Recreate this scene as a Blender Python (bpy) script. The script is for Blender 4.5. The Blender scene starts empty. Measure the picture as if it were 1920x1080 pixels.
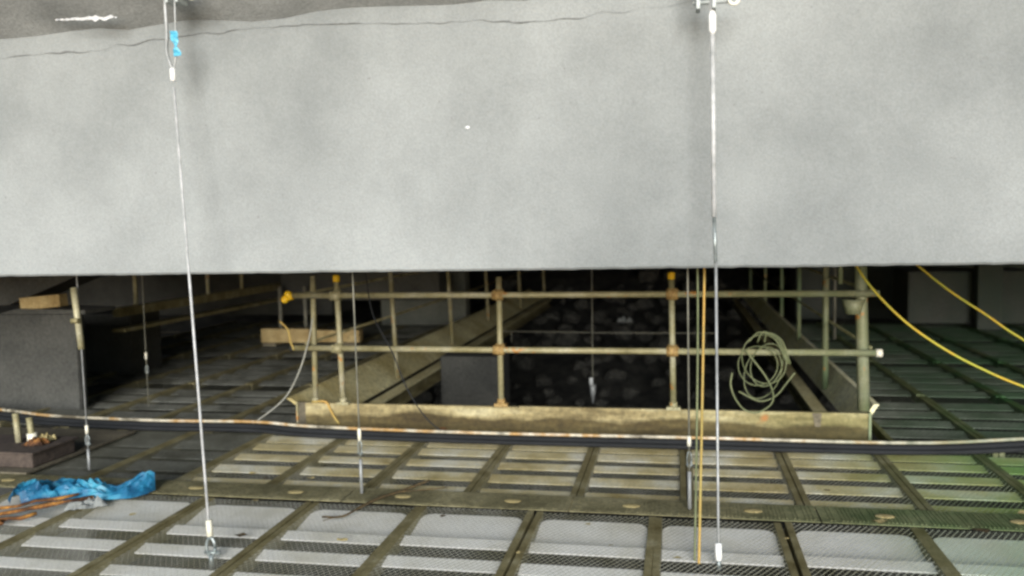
import bpy, bmesh, math, random
from mathutils import Vector, Matrix, noise
random.seed(11)
R = math.radians
S = bpy.context.scene
C = S.collection

# ------------------------------------------------------------------ camera
F, YAW, PIT, ROL, HC = 1614., .1909, .073, -.02, 1.7
cy, sy, cp, sp = math.cos(YAW), math.sin(YAW), math.cos(PIT), math.sin(PIT)
fw = Vector((-sy*cp, cy*cp, -sp)); rt0 = Vector((cy, sy, 0)); up0 = rt0.cross(fw)
cr, sr = math.cos(ROL), math.sin(ROL)
rt = rt0*cr + up0*sr; up = up0*cr - rt0*sr
cam = bpy.data.cameras.new('camera'); co = bpy.data.objects.new('camera', cam); C.objects.link(co)
M = Matrix((rt, up, -fw)).transposed().to_4x4(); M.translation = (0, 0, HC)
co.matrix_world = M
cam.sensor_width = 36; cam.lens = F/1920*36; cam.clip_start = .05; cam.clip_end = 500
cam.dof.use_dof = True; cam.dof.focus_distance = 4.7; cam.dof.aperture_fstop = 1.3
S.camera = co

# ------------------------------------------------------------------ materials
def newmat(name):
    m = bpy.data.materials.new(name); m.use_nodes = True
    nt = m.node_tree; b = nt.nodes['Principled BSDF']
    return m, nt, b
def nd(nt, t, **k):
    n = nt.nodes.new(t)
    for a, v in k.items():
        if a in n.inputs: n.inputs[a].default_value = v
        else: setattr(n, a, v)
    return n
def rampn(nt, src, stops):
    r = nt.nodes.new('ShaderNodeValToRGB'); e = r.color_ramp.elements
    while len(e) < len(stops): e.new(.5)
    for x, (p, c) in zip(e, stops): x.position = p; x.color = (*c, 1) if len(c) == 3 else c
    nt.links.new(src, r.inputs[0]); return r
def mixc(nt, fac, a, b, mode='MIX'):
    n = nt.nodes.new('ShaderNodeMix'); n.data_type = 'RGBA'; n.blend_type = mode
    for s, v in ((n.inputs[0], fac), (n.inputs[6], a), (n.inputs[7], b)):
        if hasattr(v, 'is_linked') or hasattr(v, 'links'): nt.links.new(v, s)
        else: s.default_value = (*v, 1) if isinstance(v, tuple) else v
    return n.outputs[2]
def mat(name, stops, scale=3., rough=.75, metal=0., fine=60., fineamt=.25, bump=.15, stretch=(1, 1, 1), world=True,
        green=None, spots=None):
    """patchy weathered material: large stains + fine grain, in metres"""
    m, nt, b = newmat(name)
    tc = nd(nt, 'ShaderNodeTexCoord'); mp = nd(nt, 'ShaderNodeMapping'); mp.inputs['Scale'].default_value = stretch
    if world:
        g = nd(nt, 'ShaderNodeNewGeometry'); src = g.outputs['Position']
    else: src = tc.outputs['Object']
    nt.links.new(src, mp.inputs[0])
    n1 = nd(nt, 'ShaderNodeTexNoise', Scale=scale, Detail=6., Roughness=.6); nt.links.new(mp.outputs[0], n1.inputs[0])
    r = rampn(nt, n1.outputs[0], stops)
    n2 = nd(nt, 'ShaderNodeTexNoise', Scale=fine, Detail=3., Roughness=.7); nt.links.new(src, n2.inputs[0])
    r2 = rampn(nt, n2.outputs[0], [(.3, (1-fineamt,)*3), (.7, (1+fineamt*.4,)*3)])
    c = mixc(nt, 1., r.outputs[0], r2.outputs[0], 'MULTIPLY')
    if green:   # green haze painted into the colour, stronger towards +X
        sx = nd(nt, 'ShaderNodeSeparateXYZ'); nt.links.new(src, sx.inputs[0])
        mr = nd(nt, 'ShaderNodeMapRange'); mr.inputs[1].default_value = green[0]; mr.inputs[2].default_value = green[1]
        nt.links.new(sx.outputs[0], mr.inputs[0])
        n3 = nd(nt, 'ShaderNodeTexNoise', Scale=1.7, Detail=4.); nt.links.new(src, n3.inputs[0])
        mm = nd(nt, 'ShaderNodeMath', operation='MULTIPLY'); nt.links.new(mr.outputs[0], mm.inputs[0])
        r3 = rampn(nt, n3.outputs[0], [(.3, (.35,)*3), (.6, (1, 1, 1))]); nt.links.new(r3.outputs[0], mm.inputs[1])
        c = mixc(nt, mm.outputs[0], c, green[2])
    if spots:
        v = nd(nt, 'ShaderNodeTexNoise', Scale=spots[0], Detail=2.); nt.links.new(src, v.inputs[0])
        r4 = rampn(nt, v.outputs[0], [(spots[1], (0, 0, 0)), (spots[1]+.05, (1, 1, 1))])
        c = mixc(nt, r4.outputs[0], c, spots[2])
    nt.links.new(c, b.inputs['Base Color'])
    b.inputs['Roughness'].default_value = rough; b.inputs['Metallic'].default_value = metal
    if bump:
        bp = nd(nt, 'ShaderNodeBump', Strength=bump, Distance=.01)
        nt.links.new(n2.outputs[0], bp.inputs['Height']); nt.links.new(bp.outputs[0], b.inputs['Normal'])
    return m

GREEN = (.03, .09, .03)
M_ = {}
M_['girder'] = mat('girder_concrete', [(.34, (.18, .193, .188)), (.5, (.255, .269, .261)), (.64, (.322, .338, .328))], scale=.55, rough=.9,
                   fine=95, fineamt=.17, bump=.25, spots=(38., .735, (.2, .2, .2)))
M_['haunch'] = mat('haunch_concrete', [(.3, (.38, .39, .38)), (.7, (.6, .61, .59))], scale=3, rough=.95, fine=60, fineamt=.3, bump=.5)
M_['crack'] = mat('crack_dark', [(.3, (.13, .135, .13)), (.7, (.26, .27, .265))], scale=20, rough=1)
M_['lime'] = mat('lime_deposit', [(.3, (.5, .51, .5)), (.7, (.7, .7, .7))], scale=20)
M_['old'] = mat('old_concrete', [(.3, (.036, .037, .033)), (.7, (.085, .085, .075))], scale=1.6, rough=.95, fine=30, fineamt=.4, bump=.5, green=(0., 5., (.035, .048, .036)))  # concrete colour darkened to stand for light falling off into the background
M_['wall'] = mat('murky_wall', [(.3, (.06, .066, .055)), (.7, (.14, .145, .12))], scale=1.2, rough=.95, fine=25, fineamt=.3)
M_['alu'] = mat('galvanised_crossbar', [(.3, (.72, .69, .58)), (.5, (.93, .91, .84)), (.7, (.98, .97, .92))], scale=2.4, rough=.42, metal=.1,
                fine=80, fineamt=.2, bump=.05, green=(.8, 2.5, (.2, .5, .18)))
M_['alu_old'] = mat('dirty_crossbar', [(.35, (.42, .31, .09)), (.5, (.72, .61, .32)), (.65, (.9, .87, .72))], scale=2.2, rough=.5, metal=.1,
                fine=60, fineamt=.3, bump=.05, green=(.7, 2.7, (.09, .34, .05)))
M_['alu_dim'] = mat('shaded_crossbar', [(.35, (.09, .09, .07)), (.65, (.36, .365, .32))], scale=2.5, rough=.6, metal=.2,
                fine=40, fineamt=.4, bump=.05, green=(.8, 3.2, (.10, .19, .10)))  # darker crossbar copy, the dim deck's shade put into its colour
M_['rail'] = mat('olive_steel_rail', [(.3, (.16, .13, .05)), (.55, (.30, .26, .13)), (.7, (.44, .40, .25))], scale=5, rough=.6, metal=.2,
                fine=70, fineamt=.35, bump=.1, green=(.9, 2.8, (.05, .14, .04)))
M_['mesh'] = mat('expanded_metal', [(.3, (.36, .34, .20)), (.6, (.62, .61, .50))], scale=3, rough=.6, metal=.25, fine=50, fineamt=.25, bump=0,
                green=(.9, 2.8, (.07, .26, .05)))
M_['mesh_dim'] = mat('shaded_expanded_metal', [(.3, (.05, .048, .03)), (.6, (.12, .12, .09))], scale=3, rough=.7, fine=50, bump=0, green=(1.0, 3.5, (.03, .08, .03)))  # mesh colour darkened to carry the shade of the dim panels
M_['plate'] = mat('dirty_cover_plate', [(.3, (.12, .108, .05)), (.5, (.25, .225, .115)), (.7, (.38, .34, .19))], scale=2.6, rough=.75, fine=40, fineamt=.5, bump=.4,
                green=(.2, 2.4, (.04, .15, .035)))
M_['ply'] = mat('dark_plywood', [(.3, (.08, .068, .045)), (.7, (.22, .19, .125))], scale=3, rough=.85, fine=40, fineamt=.5, bump=.3)
M_['tube'] = mat('scaffold_tube', [(.3, (.22, .19, .085)), (.5, (.35, .315, .175)), (.7, (.48, .45, .32))], scale=4, rough=.55, metal=.15,
                 fine=60, fineamt=.35, bump=.1, green=(-.3, 1.6, (.13, .19, .10)), spots=(9., .66, (.42, .2, .05)))
M_['board'] = mat('timber_board', [(.3, (.17, .13, .055)), (.5, (.33, .27, .13)), (.7, (.52, .46, .27))], scale=2.0, rough=.85,
                  fine=25, fineamt=.45, bump=.3, stretch=(1, 1, 6), green=(-.3, 3.4, (.15, .17, .05)), spots=(4., .68, (.35, .16, .05)))
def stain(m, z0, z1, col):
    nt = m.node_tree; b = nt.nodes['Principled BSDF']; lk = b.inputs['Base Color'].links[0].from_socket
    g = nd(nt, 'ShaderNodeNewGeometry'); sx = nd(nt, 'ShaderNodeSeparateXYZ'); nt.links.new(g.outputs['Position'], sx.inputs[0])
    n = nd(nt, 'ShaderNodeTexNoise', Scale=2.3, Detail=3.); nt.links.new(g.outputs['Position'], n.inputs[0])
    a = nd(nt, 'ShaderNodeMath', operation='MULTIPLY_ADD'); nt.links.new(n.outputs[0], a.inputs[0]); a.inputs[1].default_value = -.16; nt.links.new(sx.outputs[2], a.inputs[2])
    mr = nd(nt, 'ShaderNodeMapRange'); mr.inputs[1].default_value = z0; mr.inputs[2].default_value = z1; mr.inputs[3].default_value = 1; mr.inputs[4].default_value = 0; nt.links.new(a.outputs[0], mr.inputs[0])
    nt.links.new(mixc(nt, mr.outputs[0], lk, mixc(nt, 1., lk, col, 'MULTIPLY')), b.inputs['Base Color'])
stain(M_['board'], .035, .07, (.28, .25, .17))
M_['board_y'] = mat('side_board', [(.3, (.5, .40, .16)), (.7, (.85, .79, .47))], scale=1.4, rough=.85,
                  fine=25, fineamt=.45, bump=.3, green=(1.0, 5, (.15, .2, .05)))  # side boards lightened in colour to stand for missing frontal light
M_['board_r'] = mat('right_side_board_lit', [(.3, (.8, .74, .4)), (.7, (.97, .95, .7))], scale=1.4, rough=.85, fine=25, fineamt=.4, bump=.3)  # brighter copy for the right board, its missing light put into the colour
M_['timber'] = mat('orange_timber', [(.3, (.30, .20, .07)), (.7, (.66, .52, .26))], scale=4, rough=.8, fine=40, fineamt=.4)
M_['rope'] = mat('yellow_rope', [(.35, (.62, .36, .03)), (.5, (.42, .42, .05)), (.65, (.65, .34, .02))], scale=2.2, rough=.8, fine=150, fineamt=.4)
M_['tanrope'] = mat('tan_rope', [(.35, (.42, .33, .10)), (.65, (.55, .33, .08))], scale=4, rough=.8, fine=150, fineamt=.4)
M_['greyrope'] = mat('grey_rope', [(.3, (.28, .28, .24)), (.7, (.42, .42, .36))], scale=8, rough=.8)
M_['hose'] = mat('pale_hose', [(.3, (.10, .12, .05)), (.7, (.22, .24, .12))], scale=5, rough=.6)
M_['wire'] = mat('steel_wire', [(.3, (.24, .25, .24)), (.7, (.5, .51, .5))], scale=9, rough=.5, metal=.3, fine=200, fineamt=.3)
M_['wirew'] = mat('pale_wire', [(.3, (.34, .35, .34)), (.7, (.66, .66, .65))], scale=14, rough=.5, fine=200, fineamt=.2)
M_['wired'] = mat('dull_wire', [(.3, (.12, .12, .09)), (.7, (.26, .25, .2))], scale=9, rough=.6, fine=200, fineamt=.3)
M_['ferrule'] = mat('white_ferrule', [(.3, (.85, .85, .8)), (.7, (.95, .95, .93))], scale=9, rough=.4, fineamt=.05)
M_['ferruley'] = mat('cream_ferrule', [(.3, (.7, .66, .5)), (.7, (.85, .82, .7))], scale=9, rough=.4, fineamt=.05)
M_['shackle'] = mat('zinc_shackle', [(.3, (.17, .2, .19)), (.7, (.42, .46, .45))], scale=20, rough=.4, metal=.5)
M_['bracket'] = mat('zinc_bracket', [(.3, (.30, .33, .31)), (.7, (.55, .58, .56))], scale=14, rough=.6, metal=.2)
M_['cap'] = mat('yellow_cap', [(.3, (.8, .45, .01)), (.7, (.9, .58, .02))], scale=9, rough=.5, fineamt=.05)
M_['coupler'] = mat('rusty_coupler', [(.3, (.25, .14, .04)), (.7, (.46, .32, .12))], scale=30, rough=.7)
M_['black'] = mat('black_cable', [(.3, (.006, .007, .008)), (.7, (.014, .016, .018))], scale=4, rough=.85, fineamt=.2)
M_['tan'] = mat('tan_conduit', [(.38, (.14, .12, .08)), (.46, (.6, .55, .42)), (.54, (.42, .24, .07)), (.66, (.74, .70, .58))], scale=2.6, rough=.5, fine=20, fineamt=.3, green=(.6, 2.4, (.2, .25, .17)))
M_['grout'] = mat('grout_grey', [(.3, (.3, .3, .28)), (.7, (.5, .5, .46))], scale=9)
M_['rock'] = mat('dark_rock', [(.3, (.016, .016, .014)), (.7, (.085, .083, .07))], scale=2.2, rough=.9, fine=14, fineamt=.5, bump=.6, world=False)
M_['rockp'] = mat('pale_rock', [(.3, (.07, .07, .06)), (.7, (.2, .2, .18))], scale=5, rough=.9, fine=20, fineamt=.4, bump=.6)
M_['ground'] = mat('dark_ground', [(.4, (.006, .007, .006)), (.62, (.036, .035, .029))], scale=3.2, rough=.95, fine=6, fineamt=.5, bump=.6)
M_['tarp'] = mat('blue_tarp', [(.32, (.008, .07, .16)), (.5, (.015, .17, .31)), (.68, (.06, .33, .44))], scale=6, rough=.5, fine=40, fineamt=.25, bump=.2)
M_['tape'] = mat('blue_tape', [(.3, (.05, .36, .55)), (.7, (.2, .6, .75))], scale=20, rough=.5)
M_['rust'] = mat('orange_rag', [(.4, (.05, .022, .01)), (.52, (.2, .08, .02)), (.66, (.5, .24, .05))], scale=9, rough=.9, fine=60, fineamt=.5)
M_['rag'] = mat('pale_rag', [(.3, (.16, .17, .16)), (.7, (.38, .4, .38))], scale=9, rough=.9)
M_['brown'] = mat('brown_crate', [(.3, (.045, .033, .026)), (.7, (.12, .09, .07))], scale=3, rough=.9, fine=30, fineamt=.5)
M_['leaf'] = mat('dry_leaf', [(.3, (.34, .26, .10)), (.7, (.5, .42, .2))], scale=30, rough=.9)
M_['twig'] = mat('twig_bark', [(.3, (.05, .035, .015)), (.7, (.12, .08, .03))], scale=30, rough=.9)
M_['white'] = mat('white_bit', [(.3, (.8, .8, .8)), (.7, (.9, .9, .9))], scale=30, rough=.6)

# ------------------------------------------------------------------ mesh helpers
class MB:
    def __init__(s): s.bm = bmesh.new()
    def box(s, x0, x1, y0, y1, z0, z1, rot=None, bev=0.):
        vs = [s.bm.verts.new((x, y, z)) for x in (x0, x1) for y in (y0, y1) for z in (z0, z1)]
        fs = [(0,1,3,2), (4,6,7,5), (0,4,5,1), (2,3,7,6), (0,2,6,4), (1,5,7,3)]
        faces = [s.bm.faces.new([vs[i] for i in f]) for f in fs]
        if rot:
            c, m = rot
            for v in vs: v.co = m @ (v.co-Vector(c)) + Vector(c)
        if bev:
            es = list({e for f in faces for e in f.edges})
            bmesh.ops.bevel(s.bm, geom=es, offset=bev, segments=2, affect='EDGES', profile=.6)
        return s
    def tube(s, pts, r, n=8, cap=True, smooth=1):
        pts = [Vector(p) for p in pts]
        rs = r if isinstance(r, (list, tuple)) else [r]*len(pts)
        rings = []; prev = None
        for i, p in enumerate(pts):
            t = (pts[min(i+1, len(pts)-1)]-pts[max(i-1, 0)])
            t = t.normalized() if t.length > 1e-9 else Vector((0, 0, 1))
            if prev is None:
                a = Vector((0, 0, 1)) if abs(t.z) < .9 else Vector((1, 0, 0)); u = t.cross(a).normalized()
            else:
                u = (prev - t*prev.dot(t)); u = u.normalized() if u.length > 1e-6 else prev
            prev = u; w = t.cross(u)
            rings.append([s.bm.verts.new(p+(u*math.cos(2*math.pi*k/n)+w*math.sin(2*math.pi*k/n))*rs[i]) for k in range(n)])
        for a, b in zip(rings, rings[1:]):
            for k in range(n):
                f = s.bm.faces.new((a[k], a[(k+1)%n], b[(k+1)%n], b[k])); f.smooth = True
        if cap:
            s.bm.faces.new(rings[0][::-1]); s.bm.faces.new(rings[-1])
        return s
    def ball(s, c, r, sub=2, sc=(1, 1, 1), jit=0., seed=0):
        g = bmesh.ops.create_icosphere(s.bm, subdivisions=sub, radius=1)
        for v in g['verts']:
            d = v.co.copy(); k = 1 + jit*noise.noise(d*1.7+Vector((seed*3.1, seed, -seed)))
            v.co = Vector(c)+Vector((d.x*sc[0], d.y*sc[1], d.z*sc[2]))*r*k
        return s
    def poly(s, pts):
        s.bm.faces.new([s.bm.verts.new(p) for p in pts]); return s
    def prism(s, pts, ax, d):     # outline extruded by vector d
        d = Vector(d); a = [s.bm.verts.new(p) for p in pts]; b = [s.bm.verts.new(Vector(p)+d) for p in pts]
        s.bm.faces.new(a); s.bm.faces.new(b[::-1]); n = len(a)
        for i in range(n): s.bm.faces.new((a[i], b[i], b[(i+1)%n], a[(i+1)%n]))
        return s
    def build(s, name, m, parent=None, smooth=False):
        bmesh.ops.recalc_face_normals(s.bm, faces=s.bm.faces[:])
        me = bpy.data.meshes.new(name); s.bm.to_mesh(me); s.bm.free()
        me.materials.append(m if not isinstance(m, str) else M_[m])
        if smooth:
            for p in me.polygons: p.use_smooth = True
        o = bpy.data.objects.new(name, me); C.objects.link(o)
        if parent:
            o.parent = parent
            o.matrix_parent_inverse = Matrix.Translation(-parent.location)
        return o
def tag(o, label=None, cat=None, group=None, kind=None):
    if label: o['label'] = label
    if cat: o['category'] = cat
    if group: o['group'] = group
    if kind: o['kind'] = kind
    return o
def thing(name, label, cat, loc=(0, 0, 0), group=None):
    o = bpy.data.objects.new(name, None); o.location = loc; o.empty_display_size = .1; C.objects.link(o)
    return tag(o, label, cat, group)
def curve_pts(pts, n=6):          # Catmull-Rom
    P = [Vector(p) for p in pts]; P = [P[0]*2-P[1]] + P + [P[-1]*2-P[-2]]; out = []
    for i in range(1, len(P)-2):
        a, b, c, d = P[i-1:i+3]
        for k in range(n):
            t = k/n
            out.append(.5*((2*b)+(c-a)*t+(2*a-5*b+4*c-d)*t*t+(3*b-a-3*c+d)*t**3))
    out.append(P[-2]); return out

# ------------------------------------------------------------------ setting: ground
def gz(x, y):
    z = -1.9
    if y < 3.2: z = -1.9 + min(1.75, max(0, (3.2-y)*.9))  # unseen bank added behind the camera to block low sun under the deck
    if y > 11: z += min(6, (y-11)*.19)
    z += .25*noise.noise(Vector((x*.5, y*.5, 0))) + .1*noise.noise(Vector((x*1.7, y*1.7, 3)))
    if 7.5 < y < 24 and -5 < x < 5: z += .16*abs(noise.noise(Vector((x*3.1, y*3.1, 7)))) + .08*noise.noise(Vector((x*7, y*7, 1)))
    return z
g = MB(); nx, ny = 260, 300; xs = [-60+120*(i/nx) for i in range(nx+1)]
xs = [60*math.copysign(abs(x/60)**2.2, x)*.95+x*.05 for x in xs]; ys = [-10+90*(j/ny)**1.6 for j in range(ny+1)]
V = [[g.bm.verts.new((x, y, gz(x, y))) for x in xs] for y in ys]
for j in range(ny):
    for i in range(nx): g.bm.faces.new((V[j][i], V[j][i+1], V[j+1][i+1], V[j+1][i]))
tag(g.build('ground', 'ground', smooth=True), kind='structure')

# riprap boulders seen through the opening
BL = 'rounded dark riprap boulder in the heap under the deck opening'
protos = []
for k in range(6):
    m = MB(); m.ball((0, 0, 0), 1, 3, (1, .85+.1*random.random(), .7+.15*random.random()), jit=.35, seed=k*5.3+1)
    for q in range(9):      # broken faces
        d = Vector((random.gauss(0, 1), random.gauss(0, 1), random.gauss(0, 1))).normalized(); lim = random.uniform(.55, .8)
        for v in m.bm.verts:
            e = v.co.dot(d)-lim
            if e > 0: v.co -= d*e
    o = m.build('boulder', 'rock'); protos.append(o)
used = [False]*6
spots = []
for k in range(4000):
    x = random.uniform(-3.6, 2.6); y = random.uniform(9, 22); r = random.choice((.09, .12, .16, .22))*random.uniform(.8, 1.2)*(1 + .02*(y-8))
    x = x*(1 if y < 14 else 1.25)
    if all((x-a)**2+(y-b)**2 > (.72*(r+c))**2 for a, b, c in spots):
        spots.append((x, y, r))
    if len(spots) >= 290: break
for i, (x, y, r) in enumerate(spots):
    k = i % 6
    if not used[k]: o = protos[k]; used[k] = True
    else: o = protos[k].copy(); C.objects.link(o)
    o.location = (x, y, gz(x, y)+r*.25); o.scale = (r,)*3; o.rotation_euler = (random.uniform(-.3, .3), random.uniform(-.3, .3), random.uniform(0, 6))
    tag(o, BL, 'boulder', 'riprap boulders under the opening')
for x, y, r, lb in ((-.95, 11.6, .10, 'small pale stone among dark boulders, left of the hanging hook'), (-.72, 11.9, .085, 'small pale stone among dark boulders, nearest the hanging hook'),
                    (-.45, 12.6, .07, 'tiny pale stone among dark boulders, right of the hook wire')):
    m = MB(); m.ball((x, y, gz(x, y)+.42), r, 2, (1.2, 1, .7), .5, x)
    tag(m.build('stone', 'rockp', smooth=True), lb, 'stone', 'pale stones')
def crumple(name, mt, c, sx, sy_, h, seed, label, cat, n=10, parent=None, rz=0.):
    m = MB(); V = []
    for j in range(n+1):
        row = []
        for i in range(n+1):
            u, v = i/n*2-1, j/n*2-1
            e = 1 + .3*noise.noise(Vector((u*1.5, v*1.5, seed)))
            x, y = u*sx*e, v*sy_*e
            z = h*(.5+noise.noise(Vector((u*2.2, v*2.2, seed+5)))+.5*noise.noise(Vector((u*6, v*6, seed))))*(1-max(abs(u), abs(v))**4*.8)
            row.append(m.bm.verts.new((c[0]+x*math.cos(rz)-y*math.sin(rz), c[1]+x*math.sin(rz)+y*math.cos(rz), c[2]+max(z, .0))))
        V.append(row)
    for j in range(n):
        for i in range(n): m.bm.faces.new((V[j][i], V[j][i+1], V[j+1][i+1], V[j+1][i]))
    o = m.build(name, mt, parent)
    if label: tag(o, label, cat)
    return o
crumple('paper_scrap', 'rag', (-1.05, 17.2, gz(-1.05, 17.2)+.5), .15, .1, .12, 4, 'pale crumpled paper scrap caught on the dark rocks below the upper rail', 'scrap')

# ------------------------------------------------------------------ girder and deck soffit
gt = thing('concrete_girder', 'broad pale grey concrete girder crossing the whole upper half of the view', 'girder', (0, 4.8, 1.44))
m = MB(); NX = 700
# front face with slight waviness, real bottom arris
cols = []
for i in range(NX+1):
    x = -16+28*i/NX
    w = .004*noise.noise(Vector((x*1.2, 0, 0)))
    zb = 1.442+.0022*(x+4)+.005*noise.noise(Vector((x*2.3, 4, 0)))+.004*noise.noise(Vector((x*13, 8, 0)))
    cols.append([m.bm.verts.new(p) for p in ((x, 4.905, zb), (x, 4.712+w, zb), (x, 4.70+w, zb+.012), (x, 4.70+w*2, 2.0), (x, 4.70-w, 2.5), (x, 4.70, 2.95), (x, 4.905, 2.95))])
for a, b in zip(cols, cols[1:]):
    for k in range(7): m.bm.faces.new((a[k], a[(k+1)%7], b[(k+1)%7], b[k]))
m.bm.faces.new(cols[0]); m.bm.faces.new(cols[-1][::-1])
m.build('web', 'girder', gt)
# jagged construction joint along the top of the face
m = MB(); prevv = None
for i in range(230):
    x = -6.5+i*.035
    z = 2.835+.03*math.sin(x*2.1)+.03*noise.noise(Vector((x*2.2, 1, 0)))+.018*noise.noise(Vector((x*9, 3, 0)))-.07*max(0, (-3.0-x))*.3
    t = .0006+.006*max(0, noise.noise(Vector((x*4, 9, 0)))+.15)
    if x > -.4: t *= .5
    a = m.bm.verts.new((x, 4.6925, z-t)); b = m.bm.verts.new((x, 4.6925, z+t))
    if prevv: m.bm.faces.new((prevv[0], a, b, prevv[1]))
    prevv = (a, b)
m.build('crack', 'crack', gt)
m = MB(); m.ball((-1.14, 4.697, 2.245), .011, 1, (1.3, .3, .7), .3); m.build('chip', 'white', gt)

dk = thing('deck_slab', 'shadowed underside of the concrete deck above the pale girder', 'slab', (0, 4.7, 2.95))
m = MB(); V = []
for j in range(9):
    row = []
    for i in range(141):
        x = -16+28*i/140; t = j/8
        y = 4.7-1.55*t; z = 2.93+.026*(x+1)*(1 if x > -1 else .25)+t*1.55*.40
        ed = (.025*noise.noise(Vector((x*1.9, 7, 0)))+.03*noise.noise(Vector((x*7, 2, 0))))*(1-t)
        z += ed+.02*noise.noise(Vector((x*3, y*3, 1)))
        row.append(m.bm.verts.new((x, y-.0, z)))
    V.append(row)
for j in range(8):
    for i in range(140): m.bm.faces.new((V[j][i], V[j][i+1], V[j+1][i+1], V[j+1][i]))
m.build('haunch', 'haunch', dk, smooth=True)
m = MB(); m.box(-40, 40, 4.92, 60, 2.96, 3.3); m.build('slab', 'old', dk)
# lime streak on the haunch
m = MB(); pv = None
for i in range(40):
    t = i/39; x = -3.56+.42*t
    y = 4.56-.02*t; z = 2.93-.02+(4.7-y)*.40 - .025*t - .02 + .012*noise.noise(Vector((x*20, 0, 0)))
    h = .010*math.sin(math.pi*min(1, t*1.02))**.5*(.5+t)+.012*noise.noise(Vector((x*30, 4, 0)))
    a = m.bm.verts.new((x, y-.03, z-h)); b = m.bm.verts.new((x, y-.03, z+h))
    if pv: m.bm.faces.new((pv[0], a, b, pv[1]))
    pv = (a, b)
m.build('lime_streak', 'lime', dk)

# ------------------------------------------------------------------ deck panels
def mesh_sheet(w, l, z, pitch=.016, ang=.55, sw=.0019):
    """expanded metal: two families of thin flat strands"""
    m = MB(); x0, x1, y0, y1 = -w/2, w/2, 0, l
    for sgn in (1, -1):
        dx, dy = math.sin(ang)*sgn, math.cos(ang)
        step = pitch/math.cos(ang); sw2 = sw if sgn > 0 else sw*.45
        k0 = int(-(l*math.tan(ang)+w)/step)-2
        for k in range(k0, -k0):
            bx = k*step
            ts = []
            ta, tb = (y0-0)/dy, (y1-0)/dy
            if dx > 0: tc, td = (x0-bx)/dx, (x1-bx)/dx
            else: tc, td = (x1-bx)/dx, (x0-bx)/dx
            a, b = max(ta, tc), min(tb, td)
            if b-a < .01: continue
            p, q = Vector((bx+dx*a, dy*a, z)), Vector((bx+dx*b, dy*b, z))
            n = Vector((dy, -dx, -.45*sgn))*sw2
            m.poly((p-n, q-n, q+n, p+n))
    return m
def rounded_plate(m, w, y0, y1, z, r=.07, n=5, th=.004):
    pts = []
    for cx, cyy, a0 in ((w/2-r, y1-r, 0), (-w/2+r, y1-r, 90)):
        for k in range(n+1):
            a = R(a0+90*k/n); pts.append((cx+r*math.cos(a), cyy+r*math.sin(a), z))
    pts += [(-w/2, y0, z), (w/2, y0, z)]
    m.prism(pts, None, (0, 0, -th))
def make_panel(name, label, W, L, bars, barw, barmat, railmat, group, endplate=None, pitch=.016, meshmat='mesh', sw=.0019, top=.0):
    t = thing(name, label, 'deck panel', (0, 0, 0), group)
    for s in (-1, 1):
        m = MB(); x = s*(W/2-.022)
        m.box(x-.019, x+.019, 0, L, -.075, .006+top, bev=.003)
        m.build('side_rail', railmat, t)
    for i, yb in enumerate(bars):
        m = MB(); hw = barw*(.5+.04*math.sin(i*2.1))
        m.box(-W/2+.045, W/2-.045, yb-hw, yb+hw, -.026, -.018, rot=((0, yb, -.02), Matrix.Rotation(.15, 3, 'X')), bev=.002)
        m.box(-W/2+.045, W/2-.045, yb+hw-.006, yb+hw-.002, -.05, -.0225)
        m.build('crossbar', barmat, t)
    if endplate:
        m = MB(); rounded_plate(m, W-.09, endplate[0], endplate[1], -.03)
        cpl = Vector((0, (endplate[0]+endplate[1])/2, -.03)); rm = Matrix.Rotation(.13, 3, 'X')
        for v in m.bm.verts: v.co = rm @ (v.co-cpl)+cpl
        m.build('end_plate', barmat, t)
    mesh_sheet(W-.08, L, .0, pitch, sw=sw).build('mesh_sheet', meshmat, t)
    return t
def copy_tree(o, parent=None):
    c = o.copy(); C.objects.link(c)
    if parent: c.parent = parent
    for ch in [k for k in bpy.data.objects if k.parent == o]: copy_tree(ch, c)
    return c
ORD = ['first', 'second', 'third', 'fourth', 'fifth', 'sixth', 'seventh', 'eighth', 'ninth', 'tenth', 'eleventh', 'twelfth', 'thirteenth']
# near row (x centres between joints, 0.70 apart)
L1 = 1.85; Y1 = 3.07
bars1 = [4.42-Y1-.295*k for k in range(5)]
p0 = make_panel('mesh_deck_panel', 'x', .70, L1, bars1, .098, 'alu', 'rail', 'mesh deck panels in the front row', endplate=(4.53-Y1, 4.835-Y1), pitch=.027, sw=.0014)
for k in range(10):
    o = p0 if k == 0 else copy_tree(p0)
    o.location = (-4.0+.703*k, Y1, .004*math.sin(k*1.9))
    if k: o.rotation_euler.z = .004*math.sin(k*3.3)
    o['label'] = 'bright mesh deck panel with pale crossbars, %s from the left in the front row' % ORD[k]
# second row
L2 = 1.42; Y2 = 5.19
bars2 = [.14, .46, .77, 1.07, 1.30]
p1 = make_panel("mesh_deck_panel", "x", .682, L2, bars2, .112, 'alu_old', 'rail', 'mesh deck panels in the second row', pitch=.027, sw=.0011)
for k in range(11):
    o = p1 if k == 0 else copy_tree(p1)
    o.location = (-3.025+.683*k, Y2, -.004+.003*math.sin(k*1.3))
    o['label'] = 'dirty olive mesh deck panel, %s from the left in the second row' % ORD[k]
for k, w_ in enumerate(('nearest the lit panels', 'behind the blue tarpaulin', 'beside the crate')):
    if k == 0: o = p2 = make_panel('mesh_deck_panel', 'x', .682, L2, bars2, .15, 'alu_dim', 'rail', 'dim mesh deck panels behind the tarpaulin', pitch=.024, sw=.0022, meshmat='mesh_dim')
    else: o = copy_tree(p2)
    o.location = (-3.025-.683*(k+1)+.0, Y2, -.005)
    o['label'] = 'dim mesh deck panel at the left, ' + w_
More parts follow.
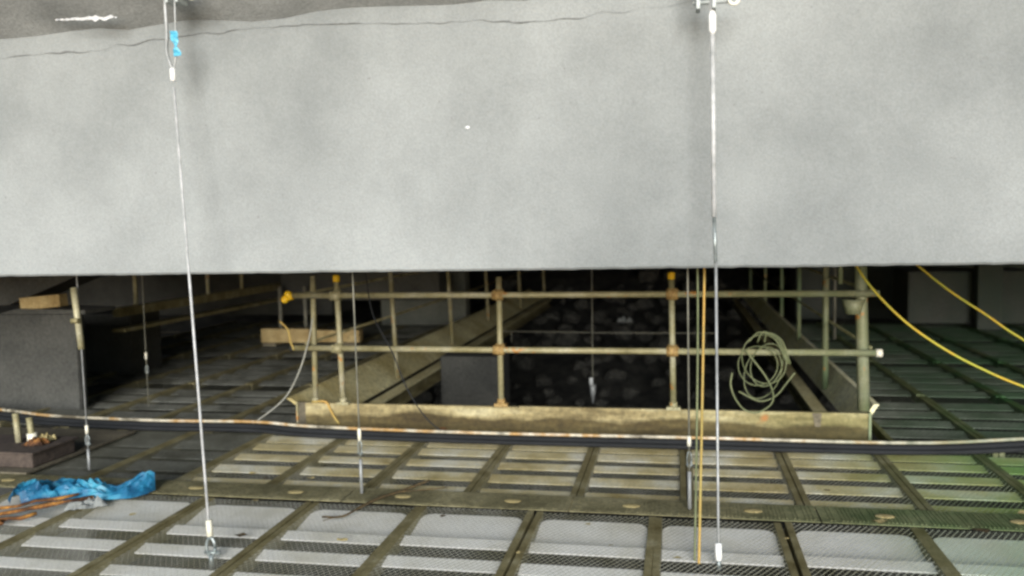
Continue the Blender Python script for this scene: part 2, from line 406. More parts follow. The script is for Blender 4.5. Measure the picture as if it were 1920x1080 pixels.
# overlap plates between the rows
for k in range(6):
    x0 = -4.9+1.42*k
    t = thing('cover_plate', 'stained overlap plate between the mesh rows, %s from the left' % ORD[k], 'cover plate', (x0, 5.06, .012), 'overlap plates between the mesh rows')
    m = MB(); m.box(x0+.004, x0+1.416, 4.925, 5.205, .010, .0145, bev=.001)
    m.build('plate', 'plate', t)
    m = MB()
    for i in range(64):
        xx = x0+.03+i*.0215
        if xx < x0+1.4 and (i*7+k*3) % 11 > 1: m.box(xx, xx+.009, 4.95, 5.185, .0145, .0175)
    m.build('tread', 'plate', t)
    for bx in (.36, 1.06):
        m = MB(); m.ball((x0+bx, 5.06, .018), .05, 2, (1.1, .7, .12)); m.build('boss', 'leaf', t)
# plywood sheets at the left
for i, (x0, x1, y0, y1, lb) in enumerate(((-7.2, -4.52, 5.2, 6.45, 'dark plywood sheet under the brown crate at the left edge'),)):
    m = MB(); m.box(x0, x1, y0, y1, .008, .026, bev=.003)
    tag(m.build('plywood_sheet', 'ply'), lb, 'plywood')
# rear deck left and right of the opening
def deck_field(side, xs, ys, L, word):
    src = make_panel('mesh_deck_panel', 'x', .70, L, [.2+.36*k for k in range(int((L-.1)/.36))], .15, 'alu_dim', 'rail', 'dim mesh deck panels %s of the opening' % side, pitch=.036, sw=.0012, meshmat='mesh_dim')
    first = True
    for j, y in enumerate(ys):
        for i, x in enumerate(xs[j] if isinstance(xs[0], list) else xs):
            o = src if first else copy_tree(src); first = False
            o.location = (x, y, .003*math.sin(i*2.7+j))
            o['label'] = 'dim mesh panel %s of the opening, row %s back, %s outward' % (side, ORD[j], ORD[i])
deck_field('left', [-3.62-.7*i for i in range(7)], [6.66, 8.7, 10.74, 12.78], 2.0, 'l')
deck_field('right', [1.92+.7*i for i in range(6)], [6.66, 8.7, 10.74, 12.78], 2.0, 'r')

# ------------------------------------------------------------------ toe boards, ledgers round the opening
t = thing('toe_board', 'long stained timber toe board closing the front edge of the opening', 'toe board', (-.86, 6.79, .01))
m = MB(); m.box(-3.13, -1.28, 6.79, 6.83, .012, .222, bev=.004); m.build('plank', 'board', t)
m = MB(); m.box(-1.275, 1.41, 6.788, 6.828, .008, .228, bev=.004); m.build('plank', 'board', t)
m = MB(); m.box(-1.33, -1.24, 6.783, 6.7865, .02, .215, bev=.001); m.build('joint_cleat', 'board', t)
m = MB(); m.box(1.405, 1.425, 6.775, 6.85, .006, .236, bev=.002); m.build('end_angle', 'tube', t)
m = MB(); m.prism([(1.0, 6.7875, .225), (1.07, 6.7875, .225), (1.06, 6.7875, .12), (1.02, 6.7875, .12)], None, (0, -.006, 0)); m.build('hanger_clip', 'ply', t)
t = thing('toe_board', 'short dark board end standing at the left end of the stained front toe board', 'toe board', (-3.2, 6.9, 0))
m = MB(); m.box(-3.225, -3.14, 6.86, 6.9, .01, .21, bev=.003); m.build('plank', 'ply', t)
m = MB(); m.box(-3.24, -3.225, 6.84, 6.9, .0, .22, bev=.002); m.build('end_angle', 'tube', t)
def side_board(x_top, x_bot, segs, mt, label):
    t = thing('toe_board', label, 'toe board', (x_bot, 6.9, 0))
    for a, b in segs:
        m = MB(); th = .04 if x_top < 0 else -.04
        m.prism([(x_bot, a, .01), (x_top, a, .225), (x_top-th, a, .225), (x_bot-th, a, .01)], None, (0, b-a, 0)); m.build('plank', mt, t)
side_board(-3.34, -3.02, [(6.95, 10.6), (10.61, 14.6), (14.61, 19.4)], 'board_y', 'olive toe board receding along the left side of the opening')
side_board(1.52, 1.38, [(7.15, 10.6), (10.61, 14.6), (14.61, 19.4)], 'board_r', 'olive toe board receding along the right side of the opening')
for x0, x1, lb in ((-2.97, -2.83, 'pale ledger beam along the left edge of the opening below the board'), (1.17, 1.29, 'pale ledger beam along the right edge of the opening below the board')):
    t = thing('ledger_beam', lb, 'beam', (x0, 6.9, -.1))
    m = MB(); m.box(x0, x1, 6.84, 19.4, -.018, .0, bev=.003); m.build('top_flange', 'board_y', t)
    m = MB(); xm = (x0+x1)/2; m.box(xm-.006, xm+.006, 6.84, 19.4, -.14, -.019); m.build('web', 'rail', t)
    m = MB(); m.box(x0, x1, 6.84, 19.4, -.159, -.1405, bev=.003); m.build('bottom_flange', 'rail', t)
t = thing('edge_beam', 'dark edge beam under the front toe board', 'beam', (-.86, 6.8, -.1))
m = MB(); m.box(-3.2, 1.5, 6.74, 6.83, -.2, -.004, bev=.004); m.build('beam', 'rail', t)

# ------------------------------------------------------------------ guard rails
def lerp(a, b, t): return Vector(a)*(1-t)+Vector(b)*t
def post(label, top, bot, r=.024, cap=None, group='guard rail posts round the opening', base=True, mt='tube', coup=()):
    t = thing('guard_post', label, 'guard post', bot, group)
    m = MB(); m.tube([bot, lerp(bot, top, .5), top], r, 14); m.build('tube', mt, t)
    if base:
        m = MB(); m.box(bot[0]-r*2.3, bot[0]+r*2.3, bot[1]-r*1.3, bot[1]+r*1.3, bot[2]-.012, bot[2]+.012, bev=.003)
        m.tube([bot, (bot[0], bot[1], bot[2]+.05)], r*1.35, 14); m.build('base_clamp', 'coupler' if base == 2 else mt, t)
    if cap:
        m = MB(); T = Vector(top); m.tube([T-Vector((0, 0, .035)), T+Vector((0, 0, .012)), T+Vector((0, 0, .022))], [r*1.22, r*1.22, r*.8], 14); m.build('end_cap', 'cap', t)
    return t
def coupler(m, x, y, z, r=.04):
    m.tube([(x-.045, y-.045, z), (x+.045, y-.045, z)], r*.98, 12)
    m.tube([(x, y, z-.045), (x, y, z+.045)], r*.95, 12)
    m.box(x+.03, x+.05, y-.07, y-.01, z+.018, z+.032); m.tube([(x-.02, y-.11, z+.03), (x-.02, y-.03, z+.03)], .008, 6)
post('leaning front guard post, leftmost, beyond the yellow capped one', (-3.06, 6.88, 1.30), (-3.075, 6.88, .2), group='guard rail posts round the opening')
post('front guard post with yellow cap near the left end of the rails', (-2.81, 6.79, 1.29), (-2.785, 6.79, .225), cap=1)
post('uncapped rusty front guard post in the middle of the rails', (-1.42, 6.79, 1.285), (-1.42, 6.79, .24), base=2)
post('front guard post with yellow cap right of the middle', (-.05, 6.79, 1.29), (-.04, 6.79, .24), cap=1)
big = post('thick green grey front guard post at the right end of the rails', (1.345, 6.86, 1.6), (1.385, 6.86, .24), r=.045, base=False)
m = MB(); m.tube([(1.30, 6.84, .98), (1.30, 6.84, 1.09)], [.055, .085], 14); m.build('bracket', 'tube', big)
m = MB(); m.tube([(1.22, 6.92, 1.2), (1.22, 6.92, 1.45)], .018, 8); m.build('spigot', 'tube', big)
for z, lb, x0, x1 in ((1.142, 'upper olive guard rail across the front of the opening with yellow end cap', -3.2, 1.46), (.698, 'lower olive guard rail across the front of the opening', -3.2, 1.44)):
    t = thing('guard_rail', lb, 'guard rail', (x0, 6.73, z), 'front guard rails')
    m = MB(); m.tube([(x0, 6.735, z+.004), (-1.5, 6.735, z+.001), (x1, 6.735, z)], .0245, 14); m.build('tube', 'tube', t)
    for x in (-2.8, -1.42, -.045):
        m = MB(); coupler(m, x, 6.785, z); m.build('coupler', 'coupler' if x > -2 else 'tube', t)
    if z > 1:
        m = MB(); m.ball((x0-.045, 6.72, z-.028), .034, 2); m.ball((x0-.015, 6.72, z+.012), .034, 2); m.tube([(x0-.03, 6.73, z-.01), (x0+.02, 6.735, z)], .032, 12); m.build('end_cap', 'cap', t)
    else:
        m = MB(); m.tube([(x1+.0, 6.735, z), (x1+.045, 6.735, z)], .031, 12); m.build('end_cap', 'ferruley', t)
        m = MB(); m.tube([(x0-.012, 6.735, z), (x0+.004, 6.735, z)], .03, 12); m.build('end_ring', 'black', t)
ll = ['nearest', 'second', 'third', 'fourth', 'farthest']
for k, (y, x) in enumerate(((8.86, -3.02), (11.5, -3.1), (14.2, -3.18), (16.8, -3.1), (19.3, -3.0))):
    post('slim guard post on the left side of the opening, %s from the front' % ll[k], (x-.03, y, 1.30), (x+.02, y, .06), group='guard posts along the left side', base=False)
for k, (y, x) in enumerate(((8.7, 1.40), (11.3, 1.50), (14.2, 1.62), (16.6, 1.6), (19.3, 1.55))):
    post('slim guard post on the right side of the opening, %s from the front' % ll[k], (x, y, 1.30), (x, y, .06 if k else .05), r=.024 if k else .03, group='guard posts along the right side', base=False)
for x, s in ((-3.2, 'left'), (1.46, 'right')):
    for z, w in ((1.14, 'upper'), (.70, 'lower')):
        m = MB(); m.tube([(x, 7.0, z), (x, 13, z-.01), (x, 19.5, z)], .013, 10)
        tag(m.build('guard_rail', 'rail'), 'thin %s guard rail receding along the %s side of the opening' % (w, s), 'guard rail', 'side guard rails')
post('far guard post standing beyond the green right side rail', (2.15, 12.6, 1.3), (2.15, 12.6, .02), r=.016, base=False, mt='wired')

# ------------------------------------------------------------------ suspension wires
def wire(label, pts, r, mt, ferr=(), shack=(), rod=None, extra=None, fr=2.2, fm='ferruley', group='suspension wires'):
    t = thing('suspension_wire', label, 'wire', pts[-1], group)
    m = MB(); m.tube(pts, r, 8); m.build('wire', mt, t)
    A, B = Vector(pts[0]), Vector(pts[-1]); D = (B-A).normalized()
    def onz(z):
        for a, b in zip(pts, pts[1:]):
            a, b = Vector(a), Vector(b)
            if (a.z-z)*(b.z-z) <= 0: return a.lerp(b, (z-a.z)/(b.z-a.z))
        return B
    for z0, z1 in ferr:
        m = MB(); m.tube([onz(z0), onz((z0+z1)/2), onz(z1)], [r*fr*.95, r*fr, r*fr*.95], 10); m.build('ferrule', fm, t)
    for z0, z1, w in shack:
        a, b = onz(z0), onz(z1); c = (a+b)/2; m = MB()
        N = 12; loop = [c+Vector((math.cos(2*math.pi*k/N)*w, .004*math.sin(k), math.sin(2*math.pi*k/N)*abs(z0-z1)/2)) for k in range(N+1)]
        m.tube(loop, w*.32, 6)
        m.tube([c+Vector((-w*1.4, 0, -abs(z0-z1)*.3)), c+Vector((w*1.4, 0, -abs(z0-z1)*.3))], w*.38, 6)
        m.ball(c+Vector((w*1.3, 0, -abs(z0-z1)*.3)), w*.5, 1)
        m.build('shackle', 'shackle', t)
    if rod:
        z0, z1, rr = rod; m = MB(); m.tube([onz(z0), onz(z1)], rr, 8); m.build('rod', 'wire', t)
    return t
# bold left wire in front of the girder
pA = [(-2.735, 4.4, 2.50), (-2.57, 4.203, 1.32), (-2.405, 4.0, .14)]
t = wire('long steel wire with white ferrule and blue tape, before the girder', pA, .0072, 'wirew', fm='ferrule')
m = MB(); m.tube([(-2.738, 4.4, 2.60), (-2.737, 4.4, 2.53)], .0155, 12); m.build('ferrule', 'ferrule', t)
m = MB(); m.tube([(-2.408, 4.003, .20), (-2.400, 3.997, .115)], .0165, 12); m.build('ferrule', 'ferruley', t)
m = MB(); m.tube(curve_pts([(-2.735, 4.4, 2.59), (-2.755, 4.4, 2.64), (-2.775, 4.41, 2.70), (-2.775, 4.42, 2.80), (-2.782, 4.43, 2.98), (-2.79, 4.45, 3.12)], 5), .010, 8)
m.tube(curve_pts([(-2.735, 4.4, 2.59), (-2.718, 4.4, 2.64), (-2.712, 4.4, 2.70), (-2.715, 4.41, 2.78), (-2.72, 4.43, 3.12)], 5), .006, 8); m.build('loop', 'wire', t)
m = MB(); N = 9
V = [[m.bm.verts.new((-2.713+dx*(.018+.008*math.sin(k))+.007*k/3, 4.385+.008*math.sin(k*2+dx), 2.80-k*.017)) for dx in (-1, 0, 1)] for k in range(N)]
for a, b in zip(V, V[1:]):
    for k in range(2): m.bm.faces.new((a[k], a[k+1], b[k+1], b[k]))
m.build('tape', 'tape', t)
m = MB(); N = 12; m.tube([(-2.396+.024*math.cos(2*math.pi*k/N), 3.993, .06+.05*math.sin(2*math.pi*k/N)) for k in range(N+1)], .0085, 8)
m.tube([(-2.43, 3.993, .03), (-2.36, 3.993, .03)], .010, 8); m.ball((-2.357, 3.993, .03), .015, 1); m.tube([(-2.396, 3.993, .02), (-2.394, 3.99, -.05)], .014, 8); m.build('shackle', 'shackle', t)
def bracket(label, x, y, z, w):
    t = thing('soffit_bracket', label, 'bracket', (x, y, z), 'soffit brackets')
    m = MB(); m.box(x-w, x-w+.02, y-.05, y+.05, z-.07, z+.16, bev=.004); m.box(x+.01, x+.03, y-.05, y+.05, z-.07, z+.16, bev=.004); m.build('cheek_plate', 'bracket', t)
    m = MB(); m.box(x-w-.02, x+w+.1, y-.05, y+.05, z+.165, z+.185, bev=.004); m.build('base_plate', 'bracket', t)
    m = MB(); m.tube([(x-w-.015, y, z-.03), (x+w+.03, y, z-.03)], .011, 8); m.build('bolt', 'bracket', t)
    N = 12; m = MB(); m.tube([(x+w+.05+.022*math.cos(2*math.pi*k/N), y-.02, z-.03+.022*math.sin(2*math.pi*k/N)) for k in range(N+1)], .009, 8); m.build('ring', 'ferruley', t)
bracket('zinc bracket under the soffit holding the left wire', -2.70, 4.42, 3.02, .05)
bracket('zinc bracket with a ring at the top of the right wire', .16, 4.42, 2.80, .065)
# bold right rod and wire
pB = [(.17, 4.42, 2.85), (.172, 4.4, 2.66), (.178, 4.39, 1.74), (.185, 4.36, 1.5), (.19, 4.28, .14), (.192, 4.27, -.02)]
t = wire('long white rod and steel wire hanging right of centre in front of the girder', pB[3:], .0068, 'wire', ferr=[], fm='ferrule')
m = MB(); m.tube([pB[0], pB[1]], .0125, 10); m.build('thimble', 'wirew', t)
m = MB(); m.tube([(.172, 4.40, 2.72), (.1725, 4.40, 2.70), (.173, 4.4, 2.63), (.1735, 4.4, 2.61)], [.012, .0185, .0185, .011], 12); m.build('ferrule', 'ferrule', t)
m = MB(); m.tube([(.173, 4.4, 2.61), (.178, 4.39, 1.72)], .0118, 12); m.build('sleeve', 'wirew', t)
m = MB(); m.tube([(.178, 4.388, 1.72), (.184, 4.362, 1.49)], .0095, 10); m.build('turnbuckle', 'shackle', t)
m = MB(); m.tube([(.1895, 4.285, .105), (.191, 4.277, .02)], .0165, 12); m.build('ferrule', 'ferrule', t)
m = MB(); m.tube([(.191, 4.277, .03), (.192, 4.27, -.03)], .011, 8); m.build('shackle', 'shackle', t)
# wires behind the girder
wire('grey wire crossing the deck left of centre, behind the girder', [(-2.0, 5.0, 2.9), (-1.985, 5.06, 1.4), (-1.98, 5.08, .02)], .0055, 'wired', ferr=[(.44, .36)], shack=[(.36, .26, .012)], rod=(.24, .02, .011))
wire('grey wire with cream ferrule beside the pair of tan ropes', [(.05, 5.0, 2.9), (.06, 5.02, .02)], .0058, 'wired', ferr=[(.46, .40)], shack=[(.37, .27, .013)], rod=(.25, .03, .012))
t = wire('grey wire with a scaffold tube around it at far left', [(-4.16, 5.35, 2.9), (-4.10, 5.31, .03)], .0055, 'wire', ferr=[(.35, .29)], shack=[(.28, .20, .014)], rod=(.18, .03, .010))
wire('thin distant wire left of the long left wire', [(-5.03, 7.4, 2.9), (-5.03, 7.4, .02)], .0045, 'wired', ferr=[(.55, .48)], shack=[(.42, .34, .012)])
t = wire('thin wire ending in a pale hook over the opening', [(-.88, 9, 2.9), (-.89, 9, -.2)], .006, 'wired')
m = MB(); m.box(-.925, -.885, 8.98, 9.0, .0, .075, bev=.008); m.tube([(-.89, 9, -.0), (-.89, 9, -.07), (-.89, 9, -.2)], [.035, .03, .008], 8); m.build('hook', 'wire', t)
# tie wire across the rear
for a, b, lb in (((-2.1, 10, .44), (.42, 10, .425), 'thin horizontal tie wire across the middle of the opening'), ((-7.6, 10, .41), (-6.3, 10, .41), 'thin horizontal tie wire before the far left pier')):
    m = MB(); m.tube([a, lerp(a, b, .5)-Vector((0, 0, .008)), b], .0055, 6)
    if a[0] > -3: m.tube([(-1.95, 10, .44), (-1.95, 10, .3)], .004, 6); m.tube([(.3, 10, .43), (.3, 10, .27)], .004, 6)
    tag(m.build('tie_wire', 'wired'), lb, 'wire')

# ------------------------------------------------------------------ ropes and cords
def rope(name, lb, cat, pts, r, mt, n=6, grp=None):
    m = MB(); m.tube(curve_pts(pts, n), r, 7); return tag(m.build(name, mt), lb, cat, grp)
rope('rope', 'taut tan rope just left of the right wire, left strand of the pair', 'rope', [(.105, 4.98, 1.6), (.11, 4.95, 1.3), (.10, 4.7, .8), (.075, 4.3, .0)], .0062, 'hose')
rope('rope', 'taut orange tan rope just left of the right wire, right strand of the pair', 'rope', [(.15, 4.98, 1.6), (.145, 4.95, 1.3), (.12, 4.6, .62), (.095, 4.27, .0)], .0072, 'tanrope')
rope('rope', 'long sagging yellow rope at the right, the lower of the two', 'rope', [(1.10, 6.0, 1.55), (1.15, 6.0, 1.4), (1.27, 6.0, 1.22), (1.47, 6.0, 1.01), (1.7, 6.0, .84), (1.93, 6.0, .71), (2.2, 6.0, .59), (2.6, 6.0, .46), (3.2, 6.05, .36)], .0085, 'rope', grp='yellow ropes at the right')
rope('rope', 'sagging yellow rope at the far right, the upper of the two', 'rope', [(1.45, 6.4, 1.56), (1.61, 6.4, 1.39), (1.84, 6.4, 1.19), (2.08, 6.4, 1.02), (2.27, 6.4, .88), (2.5, 6.4, .76), (3.1, 6.4, .6)], .0085, 'rope', grp='yellow ropes at the right')
rope('cord', 'thin black cord hanging down across the front toe board', 'cord', [(-2.46, 6.5, 1.5), (-2.44, 6.5, 1.34), (-2.39, 6.5, 1.01), (-2.24, 6.5, .71), (-2.12, 6.5, .41), (-1.97, 6.5, .18), (-1.78, 6.5, .03)], .0055, 'black')
rope('cord', 'grey cord curving down to the deck left of the toe board', 'cord', [(-3.02, 6.76, .95), (-3.04, 6.7, .76), (-3.14, 6.7, .49), (-3.29, 6.7, .26), (-3.6, 6.7, .03)], .006, 'greyrope')
rope('cord', 'cream tie cord knotted over the left end of the front toe board', 'cord', [(-3.06, 6.775, .236), (-2.94, 6.775, .238), (-2.90, 6.772, .18), (-2.87, 6.772, .12), (-2.82, 6.772, .05)], .009, 'tanrope')
rope('cord', 'pale tie cord looped at the left end of the lower guard rail', 'cord', [(-3.3, 6.72, .93), (-3.22, 6.70, .86), (-3.2, 6.70, .76), (-3.17, 6.70, .69)], .008, 'tanrope')
# coiled hose
t = thing('hose_coil', 'pale thin hose coiled in loose loops hung on the lower right guard rail', 'hose', (.64, 6.7, .7))
rr = random.Random(5)
for k in range(4):
    a, b = rr.uniform(.11, .185), rr.uniform(.13, .21); cx, cz = .575+rr.uniform(-.07, .09), .60+rr.uniform(-.08, .06); ph = rr.uniform(0, 6); tl = rr.uniform(-.4, .4)
    pts = []
    for i in range(33):
        q = 2*math.pi*i/32+ph; u, v = a*math.cos(q), b*math.sin(q)
        pts.append((cx+u*math.cos(tl)-v*math.sin(tl), 6.67+.012*k+.02*math.sin(q*2+k), cz+u*math.sin(tl)+v*math.cos(tl)))
    m = MB(); m.tube(pts, .0042, 6, cap=False); m.build('loop', 'hose', t)
m = MB(); m.tube(curve_pts([(.40, 6.66, .55), (.39, 6.66, .45), (.43, 6.66, .34), (.50, 6.67, .26), (.60, 6.67, .25), (.70, 6.67, .34), (.66, 6.66, .5), (.5, 6.66, .72)], 6), .0065, 6); m.build('loop', 'hose', t)
m = MB(); m.tube(curve_pts([(.45, 6.7, .40), (.6, 6.69, .33), (.72, 6.69, .37), (.80, 6.69, .47), (.86, 6.69, .55)], 6), .006, 6); m.build('loop', 'hose', t)
for k in range(3):
    pts = [(.52+.05*k+.02*math.sin(k), 6.68, .78), (.60+.03*k, 6.66, .86+.02*math.sin(k*3)), (.72+.02*k, 6.66, .80), (.80+.012*k, 6.67, .62)]
    m = MB(); m.tube(curve_pts(pts, 5), .0062, 6); m.build('strand', 'hose', t)

# ------------------------------------------------------------------ cable run on the deck
def run(name, lb, off_y, z, r, mt, seed, grp='cables lying across the deck'):
    base = [(-7.5, 7.1), (-6.2, 6.85), (-5.52, 6.68), (-4.43, 6.60), (-3.55, 6.64), (-2.9, 6.52), (-1.54, 6.47), (.11, 6.49), (1.62, 6.52), (2.49, 6.72), (3.6, 7.05), (5, 7.5)]
    pts = [(x, y+off_y+.02*noise.noise(Vector((x, seed, 0))), z+.006*noise.noise(Vector((x*2, seed, 3)))) for x, y in base]
    m = MB(); m.tube(curve_pts(pts, 8), r, 10); tag(m.build(name, mt), lb, 'cable', grp)
run('conduit', 'cream and rust stained conduit lying on top of the black cables', .03, .075, .0125, 'tan', 1)
run('cable', 'thick black cable directly below the cream conduit', .0, .040, .027, 'black', 1.3)
run('cable', 'thin black cable in front of the thick one', -.075, .030, .018, 'black', 5)
run('cable', 'black cable lying behind the thick one, nearest the toe board', .085, .030, .020, 'black', 1.1)

# ------------------------------------------------------------------ clutter at the left
crate = thing('crate', 'dark reddish brown crate at the left edge behind the blue tarpaulin', 'crate', (-5.0, 5.6, 0))
m = MB(); m.box(-5.9, -4.55, 5.3, 5.75, .03, .13, bev=.01); m.build('box', 'brown', crate)
m = MB(); m.box(-5.92, -4.53, 5.28, 5.77, .1305, .145, bev=.004); m.build('lid', 'brown', crate)
for x, y, h, mt, lb, dx in ((-4.87, 5.55, .22, 'tube', 'short pale pipe stub standing on the brown crate, the left one', -.015), (-4.75, 5.55, .19, 'tube', 'short pipe stub with white base on the brown crate, the right one', -.02)):
    t = thing('pipe_stub', lb, 'pipe', (x, y, .145), 'pipe stubs on the crate')
    m = MB(); m.tube([(x, y, .147), (x+dx, y, .147+h)], .023, 12); m.build('pipe', mt, t)
    if dx < -.016:
        m = MB(); m.tube([(x, y, .1465), (x-.004, y, .22)], .036, 12); m.build('sleeve', 'ferruley', t)
crumple('rag', 'rust', (-4.68, 5.5, .147), .07, .06, .07, 7, 'small orange rag beside the pipe stubs on the crate', 'rag')
crumple('rag', 'leaf', (-4.69, 5.62, .148), .05, .05, .06, 9, 'small cream rag behind the orange rag on the crate', 'rag')
# blue tarpaulin
m = MB(); cl = [(-4.05, 4.56), (-4.02, 4.72), (-3.92, 4.83), (-3.78, 4.80), (-3.62, 4.80), (-3.48, 4.89), (-3.36, 4.97)]
cl = curve_pts([(x, y, 0) for x, y in cl], 6); wd = [.16, .2, .20, .12, .10, .15, .13]
NU = len(cl); NV = 26; V = []
for i, c in enumerate(cl):
    row = []; q = i/(NU-1)*6; a = int(min(q, 5)); w = (wd[a]*(1-(q-a))+wd[a+1]*(q-a))*max(.12, 1-abs(q/3-1)**7)**.6
    t_ = (cl[min(i+1, NU-1)]-cl[max(i-1, 0)]).normalized(); nrm = Vector((-t_.y, t_.x, 0))
    for j in range(NV+1):
        v = j/NV*2-1
        p = c+nrm*v*w*(1+.25*noise.noise(Vector((i*.13, v*1.3, 2))))
        h = (.08 if q < 3 else .045)*(1-abs(v)**3)*(.75+.6*noise.noise(Vector((i*.16, v*1.6, 1)))) + .045*abs(noise.noise(Vector((i*.3+v*2, v*3.2, 4))))*(1-abs(v)**4)
        h += .03*math.sin(q*2.3)*(1-abs(v)**3) + .045*abs(noise.noise(Vector((i*.6, v*6, 8))))*(1-v**4)
        if q > 4.4: h += .035*math.sin((q-4.4)/1.6*math.pi)*(1-v*v)
        row.append(m.bm.verts.new((p.x, p.y, .03+max(.0, h))))
    V.append(row)
for i in range(NU-1):
    for j in range(NV): m.bm.faces.new((V[i][j], V[i+1][j], V[i+1][j+1], V[i][j+1]))
tag(m.build('tarpaulin', 'tarp'), 'crumpled bright blue tarpaulin lying on the deck at the left', 'tarpaulin')
# rusty timber and rags beneath
t = thing('timber_bundle', 'orange brown split timber bundle in front of the blue tarpaulin', 'timber', (-3.95, 4.45, .02))
for k, (a, b, r) in enumerate((((-4.15, 4.12, .05), (-3.62, 4.70, .05), .022), ((-4.2, 4.2, .06), (-3.7, 4.68, .07), .018), ((-4.15, 4.02, .03), (-3.78, 4.42, .03), .02))):
    m = MB(); pts = [lerp(a, b, i/6)+Vector((.012*math.sin(i*2.3+k), .01*math.cos(i*1.7), .006*math.sin(i*3.1+k))) for i in range(7)]
    m.tube(pts, [r*.62*(.7+.5*math.sin(i*1.9+k)**2) for i in range(7)], 7); m.build('stick', 'rust', t)
crumple('rag', 'rag', (-3.62, 4.64, .012), .11, .07, .05, 12, 'pale grey rag poking out under the blue tarpaulin', 'rag', rz=.6)
crumple('rag', 'rust', (-4.0, 4.22, .012), .12, .06, .05, 15, 'orange rag at the left edge of the photo in front of the timber bundle', 'rag', rz=.6)
# twig
t = thing('twig', 'dark forked twig lying across the cover plate and mesh', 'twig', (-1.9, 4.9, .02))
m = MB(); m.tube(curve_pts([(-2.05, 4.62, .02), (-1.93, 4.63, .025), (-1.88, 4.78, .03), (-1.82, 4.95, .035), (-1.72, 5.15, .03), (-1.60, 5.30, .05)], 5), [.0065]*10+[.009]*16, 6); m.build('stem', 'twig', t)
m = MB(); m.tube(curve_pts([(-1.94, 4.63, .025), (-1.98, 4.57, .03), (-2.02, 4.56, .02)], 4), .003, 5); m.tube(curve_pts([(-1.75, 5.1, .03), (-1.6, 5.13, .04), (-1.45, 5.2, .04)], 4), .004, 5); m.build('branch', 'twig', t)
# leaf litter
for i, (x, y, s) in enumerate(((1.58, 4.87, 1.9), (-.01, 4.27, 1), (-1.79, 4.28, 1.1), (-2.38, 4.27, 1.5), (-.8, 4.23, .9), (1.09, 4.96, 1.4), (-1.35, 4.72, .8), (-2.6, 4.85, 1), (-2.9, 5.4, 1.2), (-2.75, 5.3, 1), (-.5, 4.7, .7), (-2.45, 5.35, 1), (.9, 5.5, .8), (1.9, 5.2, 1.3), (-3.2, 4.5, 1), (2.2, 5.6, 1.2), (-.35, 4.4, .6), (.55, 4.62, .7))):
    r = random.Random(i); m = MB(); n = 7; a0 = r.uniform(0, 6)
    pts = [(x+.028*s*math.cos(a0+2*math.pi*k/n)*r.uniform(.6, 1.2), y+.022*s*math.sin(a0+2*math.pi*k/n)*r.uniform(.5, 1.1), .02+.010*s*r.random()) for k in range(n)]
    c = m.bm.verts.new((x, y, .024)); vs = [m.bm.verts.new(p) for p in pts]
    for k in range(n): m.bm.faces.new((c, vs[k], vs[(k+1) % n]))
    tag(m.build('dry_leaf', 'leaf' if i % 3 else 'twig'), 'small curled dry leaf lying on the mesh deck', 'leaf', 'dry leaves on the deck')

# ------------------------------------------------------------------ background structures, left
pr = thing('concrete_pier', 'big dark grey concrete pier at the left edge with a plank on top', 'pier', (-6.6, 7.9, -1.9))
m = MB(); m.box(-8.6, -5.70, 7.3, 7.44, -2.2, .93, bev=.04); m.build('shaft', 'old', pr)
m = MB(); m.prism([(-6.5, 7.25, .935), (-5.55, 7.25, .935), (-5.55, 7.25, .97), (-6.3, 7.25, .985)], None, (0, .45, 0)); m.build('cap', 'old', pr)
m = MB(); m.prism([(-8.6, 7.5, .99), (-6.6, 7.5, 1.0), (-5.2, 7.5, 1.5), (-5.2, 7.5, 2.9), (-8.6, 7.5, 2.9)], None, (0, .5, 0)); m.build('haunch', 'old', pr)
m = MB(); m.box(-6.30, -5.86, 7.30, 7.42, .99, 1.11, rot=((-6, 7.4, 1.05), Matrix.Rotation(-.08, 3, 'Y')), bev=.006); tag(m.build('timber_plank', 'timber'), 'pale timber block lying on top of the left concrete pier', 'timber')
t = thing('guard_rail', 'dark elevated edge beam with short posts receding beyond the left wire', 'guard rail', (-6.1, 8.6, .7))
m = MB(); m.box(-6.16, -6.06, 8.5, 14, .77, .87, bev=.004); m.build('beam', 'rail', t)
m = MB(); m.box(-6.18, -6.02, 8.5, 14, .60, .64, bev=.004); m.build('beam', 'rail', t)
for y in (8.85, 10.4, 11.3):
    m = MB(); m.tube([(-6.11, y, .80), (-6.11, y, 1.6)], .024, 10); m.build('post', 'tube', t)
t = thing('scaffold_tube', 'short pale scaffold tube hanging around the far left wire', 'tube', (-4.08, 5.2, .9))
m = MB(); m.tube([(-4.105, 5.26, 1.33), (-4.07, 5.26, .90)], .022, 12); m.build('tube', 'tube', t)
m = MB(); m.tube([(-4.115, 5.235, 1.10), (-4.06, 5.235, 1.10)], .018, 8); m.build('coupler', 'rail', t)
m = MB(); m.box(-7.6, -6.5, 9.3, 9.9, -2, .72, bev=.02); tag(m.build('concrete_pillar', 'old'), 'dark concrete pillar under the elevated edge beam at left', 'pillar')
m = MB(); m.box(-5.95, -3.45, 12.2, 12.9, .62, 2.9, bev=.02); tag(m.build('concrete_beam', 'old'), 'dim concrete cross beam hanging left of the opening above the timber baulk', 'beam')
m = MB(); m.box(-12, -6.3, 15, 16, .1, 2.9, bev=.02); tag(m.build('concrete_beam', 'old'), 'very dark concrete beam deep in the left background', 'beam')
for x, lb in ((-5.85, 'thin prop under the dim cross beam, left one'), (-5.45, 'thin prop under the dim cross beam, behind the orange timber baulk')):
    m = MB(); m.tube([(x, 11.95, .02), (x, 11.95, .85)], .028, 8); tag(m.build('prop', 'wired'), lb, 'prop')
t = thing('timber_baulk', 'orange brown timber baulk lying behind the left ends of the guard rails', 'timber', (-5.1, 11.5, 0))
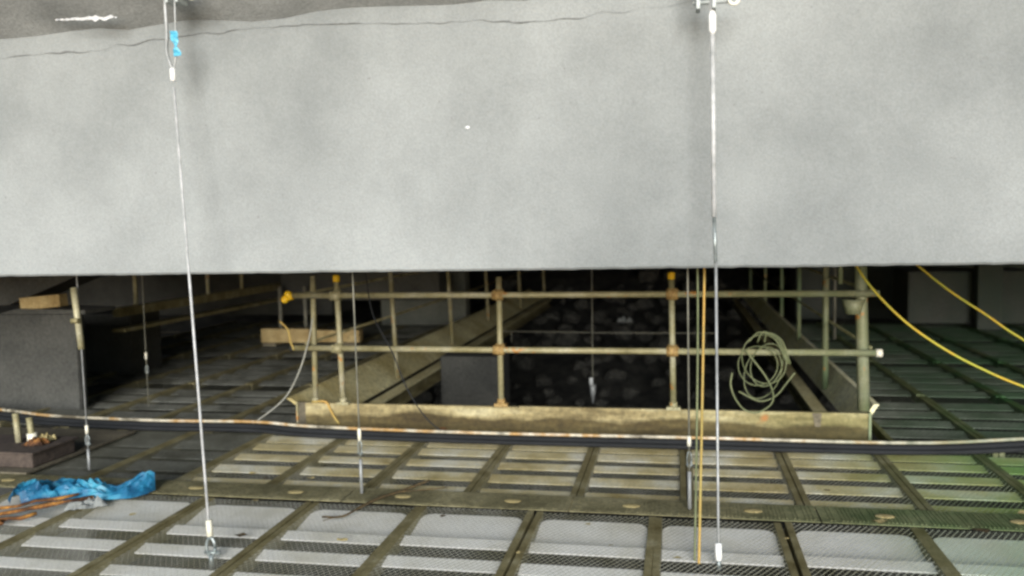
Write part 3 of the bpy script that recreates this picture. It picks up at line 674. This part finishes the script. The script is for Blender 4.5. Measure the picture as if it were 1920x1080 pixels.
m = MB(); m.box(-5.95, -5.2, 11.5, 11.65, .07, .27, bev=.01); m.box(-5.19, -4.45, 11.51, 11.66, .08, .25, bev=.01); m.build('baulk', 'timber', t)
m = MB(); m.box(-5.9, -5.7, 11.45, 11.7, .02, .069); m.build('packer', 'ply', t)
m = MB(); m.box(-4.7, -4.5, 11.45, 11.7, .02, .079); m.build('packer', 'ply', t)
m = MB(); m.box(-2.84, -2.12, 10.0, 10.7, -2.4, .13, bev=.02); tag(m.build('pier_stub', 'old'), 'dark concrete pier stub standing in the rocks inside the opening', 'pier')
m = MB(); m.box(3.5, 5.3, 14.2, 15.2, .05, .86, bev=.03); m.box(4.4, 4.75, 13.9, 14.15, -.1, 1.3, bev=.03)
tag(m.build('concrete_block', 'old'), 'dim green concrete block in the far right background behind the ropes', 'block')
m = MB(); m.box(2.2, 12, 17, 18, -.2, 2.9, bev=.03); tag(m.build('concrete_beam', 'old'), 'dark green concrete beam deep in the right background', 'beam')

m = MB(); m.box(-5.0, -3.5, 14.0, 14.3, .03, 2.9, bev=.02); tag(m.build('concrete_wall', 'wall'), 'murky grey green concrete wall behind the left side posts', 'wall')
# ------------------------------------------------------------------ light
w = bpy.data.worlds.new('World'); S.world = w; w.use_nodes = True
EL = 13; trav = Vector((-.16, 1, -math.tan(R(EL))*1.02)).normalized()
sk = w.node_tree.nodes.new('ShaderNodeTexSky'); sk.sky_type = 'NISHITA'; sk.sun_disc = False
sk.sun_elevation = R(EL); sk.sun_rotation = math.atan2(-trav.x, -trav.y)
sk.ozone_density = 3; sk.air_density = 1
w.node_tree.links.new(sk.outputs[0], w.node_tree.nodes['Background'].inputs[0])
w.node_tree.nodes['Background'].inputs[1].default_value = .15
sun = bpy.data.lights.new('sun', 'SUN'); sun.energy = 5; sun.angle = R(26); sun.color = (1, .995, .985)
so = bpy.data.objects.new('sun', sun); C.objects.link(so); so.rotation_euler = trav.to_track_quat('-Z', 'Y').to_euler()
S.view_settings.view_transform = 'Standard'; S.view_settings.look = 'None'; S.view_settings.exposure = 0
S.cycles.transparent_max_bounces = 16

S.cycles.filter_width = 2.7
